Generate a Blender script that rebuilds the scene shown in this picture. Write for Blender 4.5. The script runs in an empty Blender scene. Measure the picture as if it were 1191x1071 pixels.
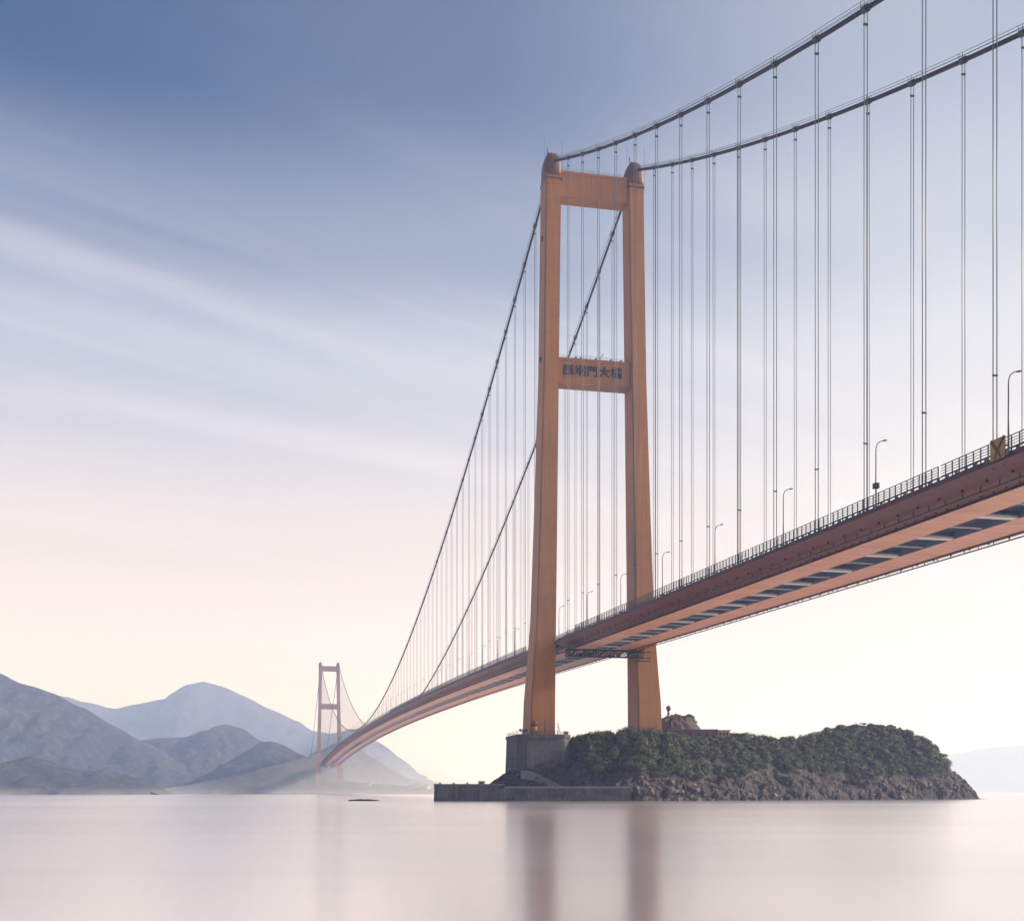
import bpy, bmesh, math, random
from mathutils import Vector, Matrix, noise
R = math.radians
random.seed(7)
SC = bpy.context.scene
COL = SC.collection

# ------------------------------------------------------------------ camera
CAM_Z = 3.0
F_PX, CX_PX, HOR_PX = 1325.4, 575.26, 921.0          # of the 1191 x 1071 photograph
cam_data = bpy.data.cameras.new('camera')
cam = bpy.data.objects.new('camera', cam_data); COL.objects.link(cam)
cam.location = (0, 0, CAM_Z); cam.rotation_euler = (R(90), 0, 0)
cam_data.sensor_fit = 'HORIZONTAL'; cam_data.sensor_width = 36.0
cam_data.lens = F_PX * 36.0 / 1191.0
cam_data.shift_x = (595.5 - CX_PX) / 1191.0
cam_data.shift_y = (HOR_PX - 535.5) / 1191.0
cam_data.clip_start = 0.1; cam_data.clip_end = 60000
SC.camera = cam

# ------------------------------------------------------------------ light, sky, exposure
SUN_AZ, SUN_EL = R(82), R(24)                           # azimuth from +Y towards +X
SUN_DIR = Vector((math.sin(SUN_AZ) * math.cos(SUN_EL), math.cos(SUN_AZ) * math.cos(SUN_EL), math.sin(SUN_EL)))
sd = bpy.data.lights.new('sun', 'SUN'); sd.energy = 2.6; sd.angle = R(4); sd.color = (1.0, 0.84, 0.68)
sun = bpy.data.objects.new('sun', sd); COL.objects.link(sun)
sun.rotation_euler = SUN_DIR.to_track_quat('Z', 'Y').to_euler(); sun.location = (300, 200, 400)

SC.view_settings.view_transform = 'Standard'; SC.view_settings.look = 'None'
SC.view_settings.exposure = 1.36; SC.view_settings.gamma = 1.0

W = bpy.data.worlds.new('World'); SC.world = W; W.use_nodes = True
nt = W.node_tree; nt.nodes.clear()
class G:
    """small node-graph helper"""
    def __init__(s, t): s.t = t
    def n(s, kind, ins=None, **props):
        k = s.t.nodes.new(kind)
        for a, v in props.items(): setattr(k, a, v)
        for a, v in (ins or {}).items():
            sock = k.inputs[a]
            if hasattr(v, 'is_linked'): s.t.links.new(v, sock)
            else: sock.default_value = v
        return k
    def math(s, op, a, b=0.0, clamp=False):
        return s.n('ShaderNodeMath', {0: a, 1: b}, operation=op, use_clamp=clamp).outputs[0]
    def mix(s, fac, a, b, blend='MIX'):
        k = s.n('ShaderNodeMix', data_type='RGBA', blend_type=blend)
        for i, v in ((0, fac), (6, a), (7, b)):
            if hasattr(v, 'is_linked'): s.t.links.new(v, k.inputs[i])
            else: k.inputs[i].default_value = v if i == 0 else (*v, 1) if len(v) == 3 else v
        return k.outputs[2]
    def ramp(s, fac, stops, interp='LINEAR'):
        k = s.n('ShaderNodeValToRGB', {0: fac}); r = k.color_ramp; r.interpolation = interp
        while len(r.elements) < len(stops): r.elements.new(0.5)
        for e, (p, c) in zip(r.elements, stops):
            e.position = p; e.color = (*c, 1) if not isinstance(c, (int, float)) else (c, c, c, 1)
        return k.outputs[0]
    def noise(s, vec, scale, detail=4, rough=0.55, dist=0.0):
        return s.n('ShaderNodeTexNoise', {'Vector': vec, 'Scale': scale, 'Detail': detail, 'Roughness': rough, 'Distortion': dist}).outputs[0]
    def mapping(s, vec, scale=(1, 1, 1), rot=(0, 0, 0), loc=(0, 0, 0)):
        return s.n('ShaderNodeMapping', {'Vector': vec, 'Scale': scale, 'Rotation': rot, 'Location': loc}).outputs[0]

g = G(nt)
sky = g.n('ShaderNodeTexSky', sky_type='NISHITA', sun_disc=False, sun_elevation=SUN_EL, sun_rotation=SUN_AZ,
          altitude=0.0, air_density=1.0, dust_density=1.2, ozone_density=2.0).outputs[0]
SKY_K = 0.05
sky = g.mix(1.0, sky, (SKY_K * 0.07, SKY_K * 0.33, SKY_K * 0.60), 'MULTIPLY')
geo = g.n('ShaderNodeTexCoord').outputs['Generated']
sep = g.n('ShaderNodeSeparateXYZ', {0: geo})
dx, dy, dz = sep.outputs
zz = g.math('MAXIMUM', dz, 0.03)
plane = g.n('ShaderNodeCombineXYZ', {0: g.math('DIVIDE', dx, zz), 1: g.math('DIVIDE', dy, zz), 2: 0.0}).outputs[0]
# thin cirrus drawn out along one direction of the wind, seen on a plane high above
band = g.mapping(g.mapping(plane, rot=(0, 0, R(52))), scale=(1.0, 0.15, 1.0))
c1 = g.noise(band, 2.1, 6, 0.52, 0.4)
c2 = g.noise(g.mapping(g.mapping(plane, rot=(0, 0, R(58))), scale=(1.0, 0.3, 1.0), loc=(3.1, 1.7, 0)), 0.5, 3, 0.5, 0.2)
cir = g.math('MULTIPLY', g.ramp(c1, [(0.43, 0.0), (0.70, 1.0)], 'EASE'), g.ramp(c2, [(0.32, 0.0), (0.62, 1.0)], 'EASE'))
# veil of high thin cloud that thickens towards the horizon and towards the sun
veil = g.ramp(dz, [(0.0, 1.0), (0.22, 1.0), (0.34, 0.72), (0.43, 0.34), (0.525, 0.02), (0.6, 0.0)], 'EASE')
sunside = g.n('ShaderNodeVectorMath', {0: geo, 1: tuple(SUN_DIR)}, operation='DOT_PRODUCT').outputs['Value']
glow = g.ramp(sunside, [(0.0, 0.0), (0.30, 0.10), (0.6, 0.48), (1.0, 0.9)], 'EASE')
vcol = g.mix(glow, g.ramp(dz, [(0.0, (0.62, 0.50, 0.45)), (0.1, (0.50, 0.42, 0.39)), (0.2, (0.38, 0.33, 0.315)), (0.36, (0.29, 0.305, 0.355))]), (0.42, 0.36, 0.31))
# bright veil dimmed behind the camera, added to darken the tower fronts
front = g.ramp(g.math('ADD', g.math('MULTIPLY', dy, 0.5), 0.5), [(0.25, 0.34), (0.72, 1.0)], 'EASE')
col = g.mix(g.math('MULTIPLY', g.math('MULTIPLY', veil, 0.9), front), sky, vcol)
cir = g.math('MULTIPLY', cir, g.ramp(dz, [(0.40, 1.0), (0.53, 0.05)]))
col = g.mix(g.math('MULTIPLY', cir, 0.44), col, (0.38, 0.35, 0.375))
col = g.mix(g.math('MULTIPLY', glow, 0.75), col, (0.42, 0.42, 0.43))
bg = g.n('ShaderNodeBackground', {'Color': col, 'Strength': 1.0})
g.n('ShaderNodeOutputWorld', {'Surface': bg.outputs[0]})

SC.render.engine = 'CYCLES'
SC.cycles.use_denoising = True
SC.cycles.max_bounces = 8; SC.cycles.volume_bounces = 2; SC.cycles.diffuse_bounces = 3
SC.cycles.caustics_reflective = True; SC.cycles.sample_clamp_indirect = 6.0

# ------------------------------------------------------------------ helpers
def px(x, Z):
    """world X of a photograph column at depth Z"""
    return (x - CX_PX) / F_PX * Z
def pz(y, Z):
    """world height of a photograph row at depth Z"""
    return (HOR_PX - y) / F_PX * Z + CAM_Z

def tag(o, label=None, cat=None, group=None, kind=None):
    if label: o['label'] = label
    if cat: o['category'] = cat
    if group: o['group'] = group
    if kind: o['kind'] = kind
    return o

def empty(name, loc=(0, 0, 0), rz=0.0, parent=None):
    o = bpy.data.objects.new(name, None); COL.objects.link(o)
    o.location = loc; o.rotation_euler = (0, 0, rz); o.empty_display_size = 1.0
    if parent: o.parent = parent
    return o

class MB:
    """collects boxes, tubes and lofts, builds ONE mesh object"""
    def __init__(s): s.v = []; s.f = []
    def add(s, v, f):
        k = len(s.v); s.v += [tuple(p) for p in v]; s.f += [tuple(i + k for i in q) for q in f]
    def box(s, x0, x1, y0, y1, z0, z1):
        s.add([(x0, y0, z0), (x1, y0, z0), (x1, y1, z0), (x0, y1, z0), (x0, y0, z1), (x1, y0, z1), (x1, y1, z1), (x0, y1, z1)],
              [(0, 3, 2, 1), (4, 5, 6, 7), (0, 1, 5, 4), (1, 2, 6, 5), (2, 3, 7, 6), (3, 0, 4, 7)])
    def tube(s, path, r, n=6, cap=True):
        path = [Vector(p) for p in path]; rings = []
        for i, p in enumerate(path):
            d = (path[min(i + 1, len(path) - 1)] - path[max(i - 1, 0)]).normalized()
            a = d.cross(Vector((0, 0, 1)))
            if a.length < 1e-3: a = Vector((1, 0, 0))
            a.normalize(); b = d.cross(a)
            rr = r[i] if isinstance(r, (list, tuple)) else r
            rings.append([p + (a * math.cos(2 * math.pi * k / n) + b * math.sin(2 * math.pi * k / n)) * rr for k in range(n)])
        s.loft(rings, cap)
    def bar(s, a, b, w, h=None):
        s.tube([a, b], w / 2 * 1.2, 4)
    def loft(s, rings, cap=True, closed=True):
        n = len(rings[0]); v = [p for r in rings for p in r]; f = []
        for i in range(len(rings) - 1):
            for k in range(n if closed else n - 1):
                k2 = (k + 1) % n
                f.append((i * n + k, i * n + k2, (i + 1) * n + k2, (i + 1) * n + k))
        if cap and closed:
            f.append(tuple(reversed(range(n)))); f.append(tuple((len(rings) - 1) * n + k for k in range(n)))
        s.add(v, f)
    def lathe(s, prof, cx=0, cy=0, n=16):
        s.loft([[(cx + r * math.cos(2 * math.pi * k / n), cy + r * math.sin(2 * math.pi * k / n), z) for k in range(n)] for r, z in prof])
    def build(s, name, mat, parent=None, smooth=False, recalc=True):
        me = bpy.data.meshes.new(name); me.from_pydata(s.v, [], s.f); me.update()
        if recalc:
            bm = bmesh.new(); bm.from_mesh(me); bmesh.ops.recalc_face_normals(bm, faces=bm.faces); bm.to_mesh(me); bm.free()
        o = bpy.data.objects.new(name, me); COL.objects.link(o)
        if mat: me.materials.append(mat)
        if smooth:
            for p in me.polygons: p.use_smooth = True
        if parent: o.parent = parent
        return o

def material(name, fn):
    m = bpy.data.materials.new(name); m.use_nodes = True
    t = m.node_tree; t.nodes.clear(); gg = G(t)
    out = gg.n('ShaderNodeOutputMaterial')
    b = gg.n('ShaderNodeBsdfPrincipled'); t.links.new(b.outputs[0], out.inputs[0])
    fn(gg, b); return m
def setin(gg, b, **kw):
    for k, v in kw.items():
        s = b.inputs[k.replace('_', ' ')]
        if hasattr(v, 'is_linked'): gg.t.links.new(v, s)
        else: s.default_value = (*v, 1) if isinstance(v, tuple) and len(v) == 3 and s.type == 'RGBA' else v
def bump(gg, h, dist, strength=1.0):
    return gg.n('ShaderNodeBump', {'Height': h, 'Distance': dist, 'Strength': strength}).outputs[0]

def paint(name, c, dark=0.75, rough=0.55, scale=0.25, streak=True, metallic=0.0):
    """weathered paint or metal with faint patches and vertical streaks"""
    def fn(gg, b):
        o = gg.n('ShaderNodeTexCoord').outputs['Object']
        n1 = gg.noise(gg.mapping(o, scale=(1, 1, 0.12 if streak else 1)), scale * 3, 5, 0.6)
        n2 = gg.noise(o, scale * 0.4, 4, 0.6)
        f = gg.math('MULTIPLY', gg.ramp(n1, [(0.35, 0.0), (0.75, 1.0)]), 0.5)
        f = gg.math('ADD', f, gg.math('MULTIPLY', gg.ramp(n2, [(0.35, 0.0), (0.7, 1.0)]), 0.5))
        setin(gg, b, Base_Color=gg.mix(f, tuple(x * dark for x in c), c), Roughness=rough, Metallic=metallic,
              Normal=bump(gg, n1, 0.03, 0.4))
    return material(name, fn)

def tower_fn(gg, b):
    o = gg.n('ShaderNodeTexCoord').outputs['Object']
    s3 = gg.n('ShaderNodeSeparateXYZ', {0: o})
    n1 = gg.noise(gg.mapping(o, scale=(1, 1, 0.05)), 0.7, 5, 0.6)
    n2 = gg.noise(o, 0.06, 4, 0.6)
    lift = gg.math('FRACT', gg.math('DIVIDE', s3.outputs[2], 6.0))           # casting joints every six metres
    joint = gg.ramp(lift, [(0.0, 0.55), (0.025, 0.6), (0.04, 1.0), (1.0, 1.0)])
    base = gg.mix(gg.ramp(n1, [(0.3, 0.0), (0.75, 1.0)]), (0.34, 0.132, 0.026), (0.43, 0.180, 0.042))
    base = gg.mix(gg.math('MULTIPLY', gg.ramp(n2, [(0.4, 0.0), (0.7, 1.0)]), 0.35), base, (0.22, 0.08, 0.024))
    base = gg.mix(0.45, base, gg.mix(1.0, base, joint, 'MULTIPLY'))
    n3 = gg.noise(gg.mapping(o, scale=(1, 1, 0.018)), 1.6, 5, 0.65)
    base = gg.mix(gg.math('MULTIPLY', gg.ramp(n3, [(0.52, 0.0), (0.72, 1.0)]), 0.45), base, (0.20, 0.085, 0.045))
    setin(gg, b, Base_Color=base, Roughness=0.6, Normal=bump(gg, n1, 0.05, 0.3))
M = {}
M['tower'] = material('tower_paint', tower_fn)
M['saddle'] = paint('saddle_house_paint', (0.17, 0.07, 0.04), 0.6)
M['letters'] = paint('dark_bronze_letters', (0.02, 0.010, 0.016), 0.7, 0.5)
M['cable'] = paint('dark_cable_wrap', (0.010, 0.006, 0.007), 0.7, 0.7, 1.0, False)
M['rope'] = paint('galvanised_rope', (0.13, 0.135, 0.15), 0.75, 0.45, 0.3)
M['clamp'] = paint('dark_steel', (0.035, 0.03, 0.035), 0.7, 0.5, 1.0, False)
M['rail'] = paint('grey_green_steel', (0.055, 0.07, 0.072), 0.75, 0.5, 0.5, False)
M['lamp'] = paint('grey_lamp_steel', (0.16, 0.17, 0.18), 0.8, 0.45, 1.0)
M['concrete'] = paint('grey_concrete', (0.24, 0.23, 0.23), 0.6, 0.85, 0.5)
M['yellow'] = paint('yellow_sign', (0.38, 0.235, 0.045), 0.7, 0.5, 1.0)
M['redmark'] = paint('dark_red_mark', (0.10, 0.012, 0.012), 0.8, 0.5, 1.0)
M['slotbeam'] = paint('pale_cross_beam', (0.62, 0.57, 0.55), 0.85, 0.5, 0.3, False)
M['slatblue'] = paint('blue_grey_steel', (0.20, 0.24, 0.34), 0.75, 0.5, 0.3, False)
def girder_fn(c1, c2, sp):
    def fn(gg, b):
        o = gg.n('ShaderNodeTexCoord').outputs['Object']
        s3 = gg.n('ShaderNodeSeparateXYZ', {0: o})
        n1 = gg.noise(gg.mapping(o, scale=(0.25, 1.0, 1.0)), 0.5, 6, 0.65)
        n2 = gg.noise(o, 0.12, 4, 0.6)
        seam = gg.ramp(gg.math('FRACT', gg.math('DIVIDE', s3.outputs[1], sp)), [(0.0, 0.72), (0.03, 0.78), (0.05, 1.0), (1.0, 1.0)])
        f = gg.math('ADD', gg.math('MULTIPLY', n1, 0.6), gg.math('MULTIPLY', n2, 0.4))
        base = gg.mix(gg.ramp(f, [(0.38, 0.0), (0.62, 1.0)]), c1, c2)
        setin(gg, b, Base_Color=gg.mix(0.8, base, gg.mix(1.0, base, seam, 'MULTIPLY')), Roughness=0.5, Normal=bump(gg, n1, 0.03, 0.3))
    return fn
M['web'] = material('shaded_girder_tone', girder_fn((0.095, 0.024, 0.021), (0.13, 0.034, 0.028), 3.0))  # shade on the outer slope is put into this darker colour
M['soffit'] = material('waterlit_girder_tone', girder_fn((0.47, 0.225, 0.155), (0.62, 0.315, 0.225), 3.6))  # light thrown up by the water is put into this paler colour
M['deck'] = paint('asphalt', (0.06, 0.06, 0.06), 0.7, 0.9, 0.5, False)

# ------------------------------------------------------------------ water
def water_fn(gg, b):
    o = gg.n('ShaderNodeTexCoord').outputs['Object']
    n1 = gg.noise(gg.mapping(o, scale=(0.004, 0.05, 1)), 1.0, 4, 0.6)
    n2 = gg.noise(gg.mapping(o, scale=(0.0015, 0.012, 1), loc=(5, 2, 0)), 1.0, 3, 0.5)
    m = gg.math('ADD', gg.math('MULTIPLY', n1, 0.5), gg.math('MULTIPLY', n2, 0.5))
    setin(gg, b, Base_Color=gg.mix(gg.ramp(m, [(0.38, 0.0), (0.62, 1.0)]), (0.90, 0.84, 0.825), (0.99, 0.955, 0.935)),
          Roughness=gg.math('ADD', 0.145, gg.math('MULTIPLY', n2, 0.12)), IOR=1.45, Metallic=0.85)
wm = MB()
xs = [-12000, -4000, -1500, -500, 500, 1500, 4000, 12000]; ys = [-1500, -200, 0, 200, 500, 1000, 2500, 5000, 14000]
for i in range(len(xs) - 1):
    for j in range(len(ys) - 1):
        pass
wm.v = [(x, y, 0.0) for y in ys for x in xs]
wm.f = [(j * 8 + i, j * 8 + i + 1, (j + 1) * 8 + i + 1, (j + 1) * 8 + i) for j in range(len(ys) - 1) for i in range(7)]
water = tag(wm.build('water', material('long_exposure_water', water_fn)), 'smooth milky sea reflecting the pale sky', 'water', kind='structure')

# ------------------------------------------------------------------ bridge
TH = 0.2019615
B0 = Vector((36.556, 417.817, 0.0))
bridge = tag(empty('suspension_bridge', B0, TH),
             'long orange suspension bridge with two portal towers crossing the water', 'bridge')
SPAN, HW = 1650.0, 15.63
def nose(s):        # height of the girder's outer edge above the water
    return CAM_Z + (53.2 + 0.026 * s if s < 0 else 53.2 + 0.0302 * s - 2.0025e-5 * s * s)
def cable_z(s):
    if s < 0:
        t = -s; return CAM_Z + 229.5 - 0.497 * t + 0.00035 * t * t
    if s <= SPAN:
        x = s / SPAN; return CAM_Z + 229.5 - 4 * 160.5 * x * (1 - x)
    t = (s - SPAN) / 485.0
    return CAM_Z + 229.5 - 175 * t - 4 * 6.0 * t * (1 - t)

def tower(s0, base_h, parent, detailed=True):
    OFF = -0.8
    t = empty('bridge_tower', (OFF, s0, 0), 0, parent)
    prof = [(base_h, 6.6, 15.7, 25.3), (33, 6.2, 15.5, 24.4), (43, 5.8, 15.3, 23.6), (62, 5.3, 14.95, 22.2), (100, 5.0, 14.4, 20.9), (151, 4.5, 13.7, 19.4), (205, 4.1, 12.9, 18.7), (223, 4.0, 12.65, 18.5)]
    n = 0.42
    for sg in (-1, 1):
        m = MB(); rings = []
        for h, a, wi, wo in prof:
            x0, x1 = (wi, wo) if sg > 0 else (-wo, -wi); z = h + CAM_Z
            rings.append([(x0 + n, -a, z), (x1 - n, -a, z), (x1 - n, -a + n, z), (x1, -a + n, z), (x1, a - n, z), (x1 - n, a - n, z),
                          (x1 - n, a, z), (x0 + n, a, z), (x0 + n, a - n, z), (x0, a - n, z), (x0, -a + n, z), (x0 + n, -a + n, z)])
        m.loft(rings)
        leg = m.build('leg', M['tower'], t)
        # collar and rounded saddle house
        hx = 3.1; cxm = sg * (12.65 + 18.5) / 2
        d = MB(); rr = []; e = 0.4
        rr.append([(cxm + hx * math.copysign(abs(math.cos(2 * math.pi * j / 20)) ** e, math.cos(2 * math.pi * j / 20)), 4.15 * math.copysign(abs(math.sin(2 * math.pi * j / 20)) ** e, math.sin(2 * math.pi * j / 20)), 222.4 + CAM_Z) for j in range(20)])
        for k in range(11):
            u = k / 10 * math.pi / 2; q = max(math.cos(u), 0.0) ** 0.62 if k < 10 else 0.05
            zt = 224.2 + CAM_Z + 7.3 * math.sin(u)
            ring = []
            for j in range(20):
                an = 2 * math.pi * j / 20; ca, sa = math.cos(an), math.sin(an)
                ring.append((cxm + hx * q * math.copysign(abs(ca) ** e, ca), 4.15 * (q ** 0.8) * math.copysign(abs(sa) ** e, sa), zt))
            rr.append(ring)
        d.loft(rr); sh = d.build('saddle_house', M['saddle'], t, True)
        c = MB(); c.box(cxm - hx - 0.06, cxm + hx + 0.06, -4.22, 4.22, 221.0 + CAM_Z, 221.5 + CAM_Z)
        c.build('collar', M['saddle'], t)
        c = MB(); c.box(cxm - 0.9, cxm + 0.9, -1.0, 1.0, 231.0 + CAM_Z, 231.9 + CAM_Z); c.build('finial', M['saddle'], t)
        if detailed:
            for ax in (-hx - 0.3, hx + 0.1):
                r = MB(); r.tube([(cxm + ax, -3.6, 219 + CAM_Z), (cxm + ax, -3.6, 236.0 + CAM_Z)], 0.05, 5); r.build('lightning_rod', M['clamp'], t)
            r = MB(); r.tube([(cxm - 1.4, -1, 231 + CAM_Z), (cxm - 1.7, -1, 233.6 + CAM_Z)], 0.16, 5); r.build('davit', M['clamp'], t)
            for hh, w0 in ((156, sg * 19.6), (200, sg * 18.9)):
                l = MB(); l.box(w0 - 0.35, w0 + 0.35, -0.6, 0.6, hh + CAM_Z, hh + 1.6 + CAM_Z); l.build('aviation_light', M['clamp'], t)
    for lo, hi, wi in ((215.5, 224.5, 12.9), (147.9, 157.1, 13.8)):
        m = MB(); m.box(-wi, wi, -3.0, 3.0, lo + CAM_Z, hi + CAM_Z)
        m.box(-wi, wi, -3.22, -3.0, hi - 0.7 + CAM_Z, hi + 0.15 + CAM_Z)
        m.build('crossbeam', M['tower'], t)
        if detailed:
            r = MB(); z = hi + CAM_Z
            for sy in (-2.8, 2.8):
                for zz_ in (0.7, 1.3): r.tube([(-wi + 0.3, sy, z + zz_), (wi - 0.3, sy, z + zz_)], 0.045, 4)
                k = -wi + 0.4
                while k < wi: r.tube([(k, sy, z), (k, sy, z + 1.3)], 0.05, 4); k += 2.0
            r.build('guard_rail', M['rail'], t)
            if lo < 200:
                for k in (-7, -5, 0.5, 6.2, 10):
                    fl = MB(); fl.box(k - 0.3, k + 0.3, -3.1, -2.5, z, z + 0.7); fl.build('floodlight', M['clamp'], t)
                fl = MB(); fl.tube([(2.2, -2.6, z), (2.2, -2.6, z + 1.2), (3.1, -2.6, z + 2.0), (3.4, -2.6, z + 2.8)], 0.12, 5)
                fl.build('davit', M['clamp'], t)
    return t
near = tower(0.0, 9.0, bridge)
far = tower(SPAN, -8.0, bridge, False)

# bridge name in big characters on the near tower's middle beam
cu = bpy.data.curves.new('name_text', 'FONT'); cu.body = '\u897f\u5820\u9580\u5927\u6a4b'
cu.size = 4.7; cu.align_x = 'CENTER'; cu.align_y = 'CENTER'; cu.extrude = 0.12; cu.offset = 0.09; cu.space_character = 1.03
to = bpy.data.objects.new('name_text', cu); COL.objects.link(to)
bpy.context.view_layer.update()
me = bpy.data.meshes.new_from_object(to.evaluated_get(bpy.context.evaluated_depsgraph_get()))
bpy.data.objects.remove(to)
xs_ = [v.co.x for v in me.vertices]; ys_ = [v.co.y for v in me.vertices]
mx, my = (min(xs_) + max(xs_)) / 2, (min(ys_) + max(ys_)) / 2
kx, ky = 22.4 / (max(xs_) - min(xs_)), 3.9 / (max(ys_) - min(ys_))
for v in me.vertices: v.co.x = (v.co.x - mx) * kx; v.co.y = (v.co.y - my) * ky
lt = bpy.data.objects.new('lettering', me); COL.objects.link(lt); lt.parent = near
lt.rotation_euler = (R(90), 0, 0); lt.location = (-0.7, -3.16, 152.9 + CAM_Z)
me.materials.clear(); me.materials.append(M['letters'])

# --- girder: two boxes with a slot between
def halfw(s):
    d = min(abs(s), abs(s - SPAN))
    return 14.3 if d < 8.6 else 18.0
S_LIST = [-430, -400] + list(range(-380, -12, 12)) + [-8.7, -8.5, 0, 8.5, 8.7] + list(range(12, 1640, 12)) + [SPAN - 8.7, SPAN - 8.5, SPAN, SPAN + 8.5, SPAN + 8.7, SPAN + 40]
for sg in (-1, 1):
    web, sof, top, slot = [], [], [], []
    for s in S_LIST:
        z, w = nose(s), halfw(s)
        if w < 17: web_ = [(12.9, 1.25), (14.3, 0.6), (14.3, -1.5), (14.1, -1.5)]
        else: web_ = [(10.8, 1.75), (18.0, 0.0), (17.6, -0.35), (16.3, -1.5)]
        inner = 10.8 if w > 17 else 12.9; dlow = 1.75 if w > 17 else 1.25
        web.append([(sg * a, s, z - b) for a, b in web_])
        sof.append([(sg * 3.4, s, z - 1.75), (sg * inner, s, z - dlow)])
        slot.append([(sg * 3.4, s, z + 1.7), (sg * 3.4, s, z - 1.75)])
        top.append([(sg * 3.4, s, z + 1.7), (sg * web_[3][0], s, z + 1.5)])
    m = MB(); m.loft(top, False, False)
    deck = m.build('box_girder', M['deck'], bridge)
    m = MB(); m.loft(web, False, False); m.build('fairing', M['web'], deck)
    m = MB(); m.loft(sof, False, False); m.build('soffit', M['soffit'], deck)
    m = MB(); m.loft(slot, False, False); m.build('slot_wall', M['slatblue'], deck)
    # dots of lifting lugs, ticks along the lower edge, and the gantry rail hung under the slope
    m = MB()
    s = -420.0
    while s < 700:
        if abs(s) > 12:
            z = nose(s); w = 14.9; zz_ = z - 0.75
            m.box(sg * w - 0.14, sg * w + 0.14, s - 0.14, s + 0.14, zz_ - 0.32, zz_ + 0.05)
            for q in (0, 3):
                zq = nose(s + q) - 1.75 + 0.2
                m.box(sg * 11.6 - 0.1, sg * 11.6 + 0.1, s + q - 0.1, s + q + 0.1, zq - 0.25, zq + 0.1)
        s += 6.0
    m.build('lug', M['clamp'], deck)['kind'] = 'stuff'
    m = MB(); ss = [s for s in S_LIST if s < 1640]
    m.tube([(sg * 13.8, s, nose(s) - 1.72) for s in ss], 0.15, 5)
    m.tube([(sg * 10.9, s, nose(s) - 1.85) for s in ss if abs(s) > 8], 0.16, 5)
    s = -420.0
    while s < 900:
        m.tube([(sg * 13.8, s, nose(s) - 1.72), (sg * 13.8, s, nose(s) - 0.9)], 0.10, 4)
        s += 4.5
    m.build('gantry_rail', M['clamp'], deck)
    # railing: posts and seven bars, broken at a joint every 35.2 m
    m = MB(); GAP = 35.2
    wr = 16.35
    starts = [-242.2 - GAP * 5 + GAP * k for k in range(60)]
    for a in starts:
        b = a + GAP
        if a > 1600: break
        b -= 0.55; a += 0.1
        segs = [a, (a + b) / 2, b]
        far_seg = a > 500
        wv = wr if min(abs(a), abs(b), abs((a + b) / 2)) > 10 else 14.15
        for k, hh in enumerate((0.85, 1.25, 1.65, 2.05, 2.5)):
            if far_seg and k in (1, 3): continue
            m.tube([(sg * wv, q, nose(q) + 1.2 + hh) for q in segs], 0.085 if k == 4 else 0.062, 4)
        # crash barrier beam lower down
        m.tube([(sg * (wv - 0.1), q, nose(q) + 1.2 + 0.28) for q in segs], 0.1, 4)
        k = a + 0.1; i = 0
        while k < b + 0.05:
            m.box(sg * wv - 0.08, sg * wv + 0.08, k - 0.06, k + 0.06, nose(k) + 1.15, nose(k) + 3.72)
            k += 1.75 if not far_seg else 3.5
    m.build('railing', M['rail'], bridge)
    # kerb panels of the inner crash barrier, pale blue steel
    m = MB()
    s = -418.0
    while s < 800:
        if abs(s) > 12:
            z = nose(s) + 1.5
            m.box(sg * 15.3 - 0.1, sg * 15.3 + 0.1, s - 0.3, s + 0.3, z, z + 0.9)
        s += 2.4
    m.tube([(sg * 15.3, s, nose(s) + 2.35) for s in S_LIST if abs(s) > 9 and s < 1640], 0.11, 4)
    m.build('crash_barrier', M['lamp'], bridge)
# --- beams across the slot: a broad pale box and a thin one between, every 18 m
slot_s = [-417 + 18.0 * k for k in range(0, 78)]
SLOT0 = -233.5
ks = list(range(-10, 95))
for k in ks:
    s = SLOT0 + 18.0 * k
    if s < -425 or s > 1000: continue
    z = nose(s); m = MB()
    m.box(-3.39, 3.39, s - 0.8, s + 0.8, z - 1.70, z - 1.3)
    m.build('cross_beam', M['slotbeam'], bridge)
m = MB()
for k in ks:
    s = SLOT0 + 9.0 + 18.0 * k
    if s < -425 or s > 1000: continue
    z = nose(s); m.box(-3.38, 3.38, s - 0.12, s + 0.12, z - 1.55, z - 1.35)
m.build('slot_tie', M['slotbeam'], bridge)['kind'] = 'stuff'
m = MB(); L_ = [s for s in S_LIST if s < 1640]
m.loft([[(-3.2, s, nose(s) + 0.1), (3.2, s, nose(s) + 0.1)] for s in L_], False, False)
s = -420.0
while s < 500:
    m.box(-3.2, 3.2, s - 0.08, s + 0.08, nose(s) - 0.45, nose(s) + 0.09); s += 1.5
m.build('slot_grille', M['slatblue'], bridge)

# --- main cables with their hand ropes
def cable_path(s0, s1, step, side):
    n = max(2, int((s1 - s0) / step)); out = []
    for i in range(n + 1):
        s = s0 + (s1 - s0) * i / n
        out.append((side * HW - 0.0, s, cable_z(s)))
    return out
for side in (-1, 1):
    m = MB()
    m.tube(cable_path(-430, 0, 6, side), 0.46, 10); m.tube(cable_path(0, SPAN, 9, side), 0.46, 10); m.tube(cable_path(SPAN, SPAN + 485, 30, side), 0.5, 8)
    c = m.build('main_cable', M['cable'], bridge, True)
    m = MB()
    for off in (-0.62, 0.62):
        for up in (0.75, 1.35):
            p = [(x + off, s, z + up) for x, s, z in cable_path(-425, -4, 6, side)]
            m.tube(p, 0.05, 4)
            m.tube([(x + off, s, z + up) for x, s, z in cable_path(5, 500, 9, side)], 0.045, 4)
    m.build('hand_rope', M['clamp'], c)

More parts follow.
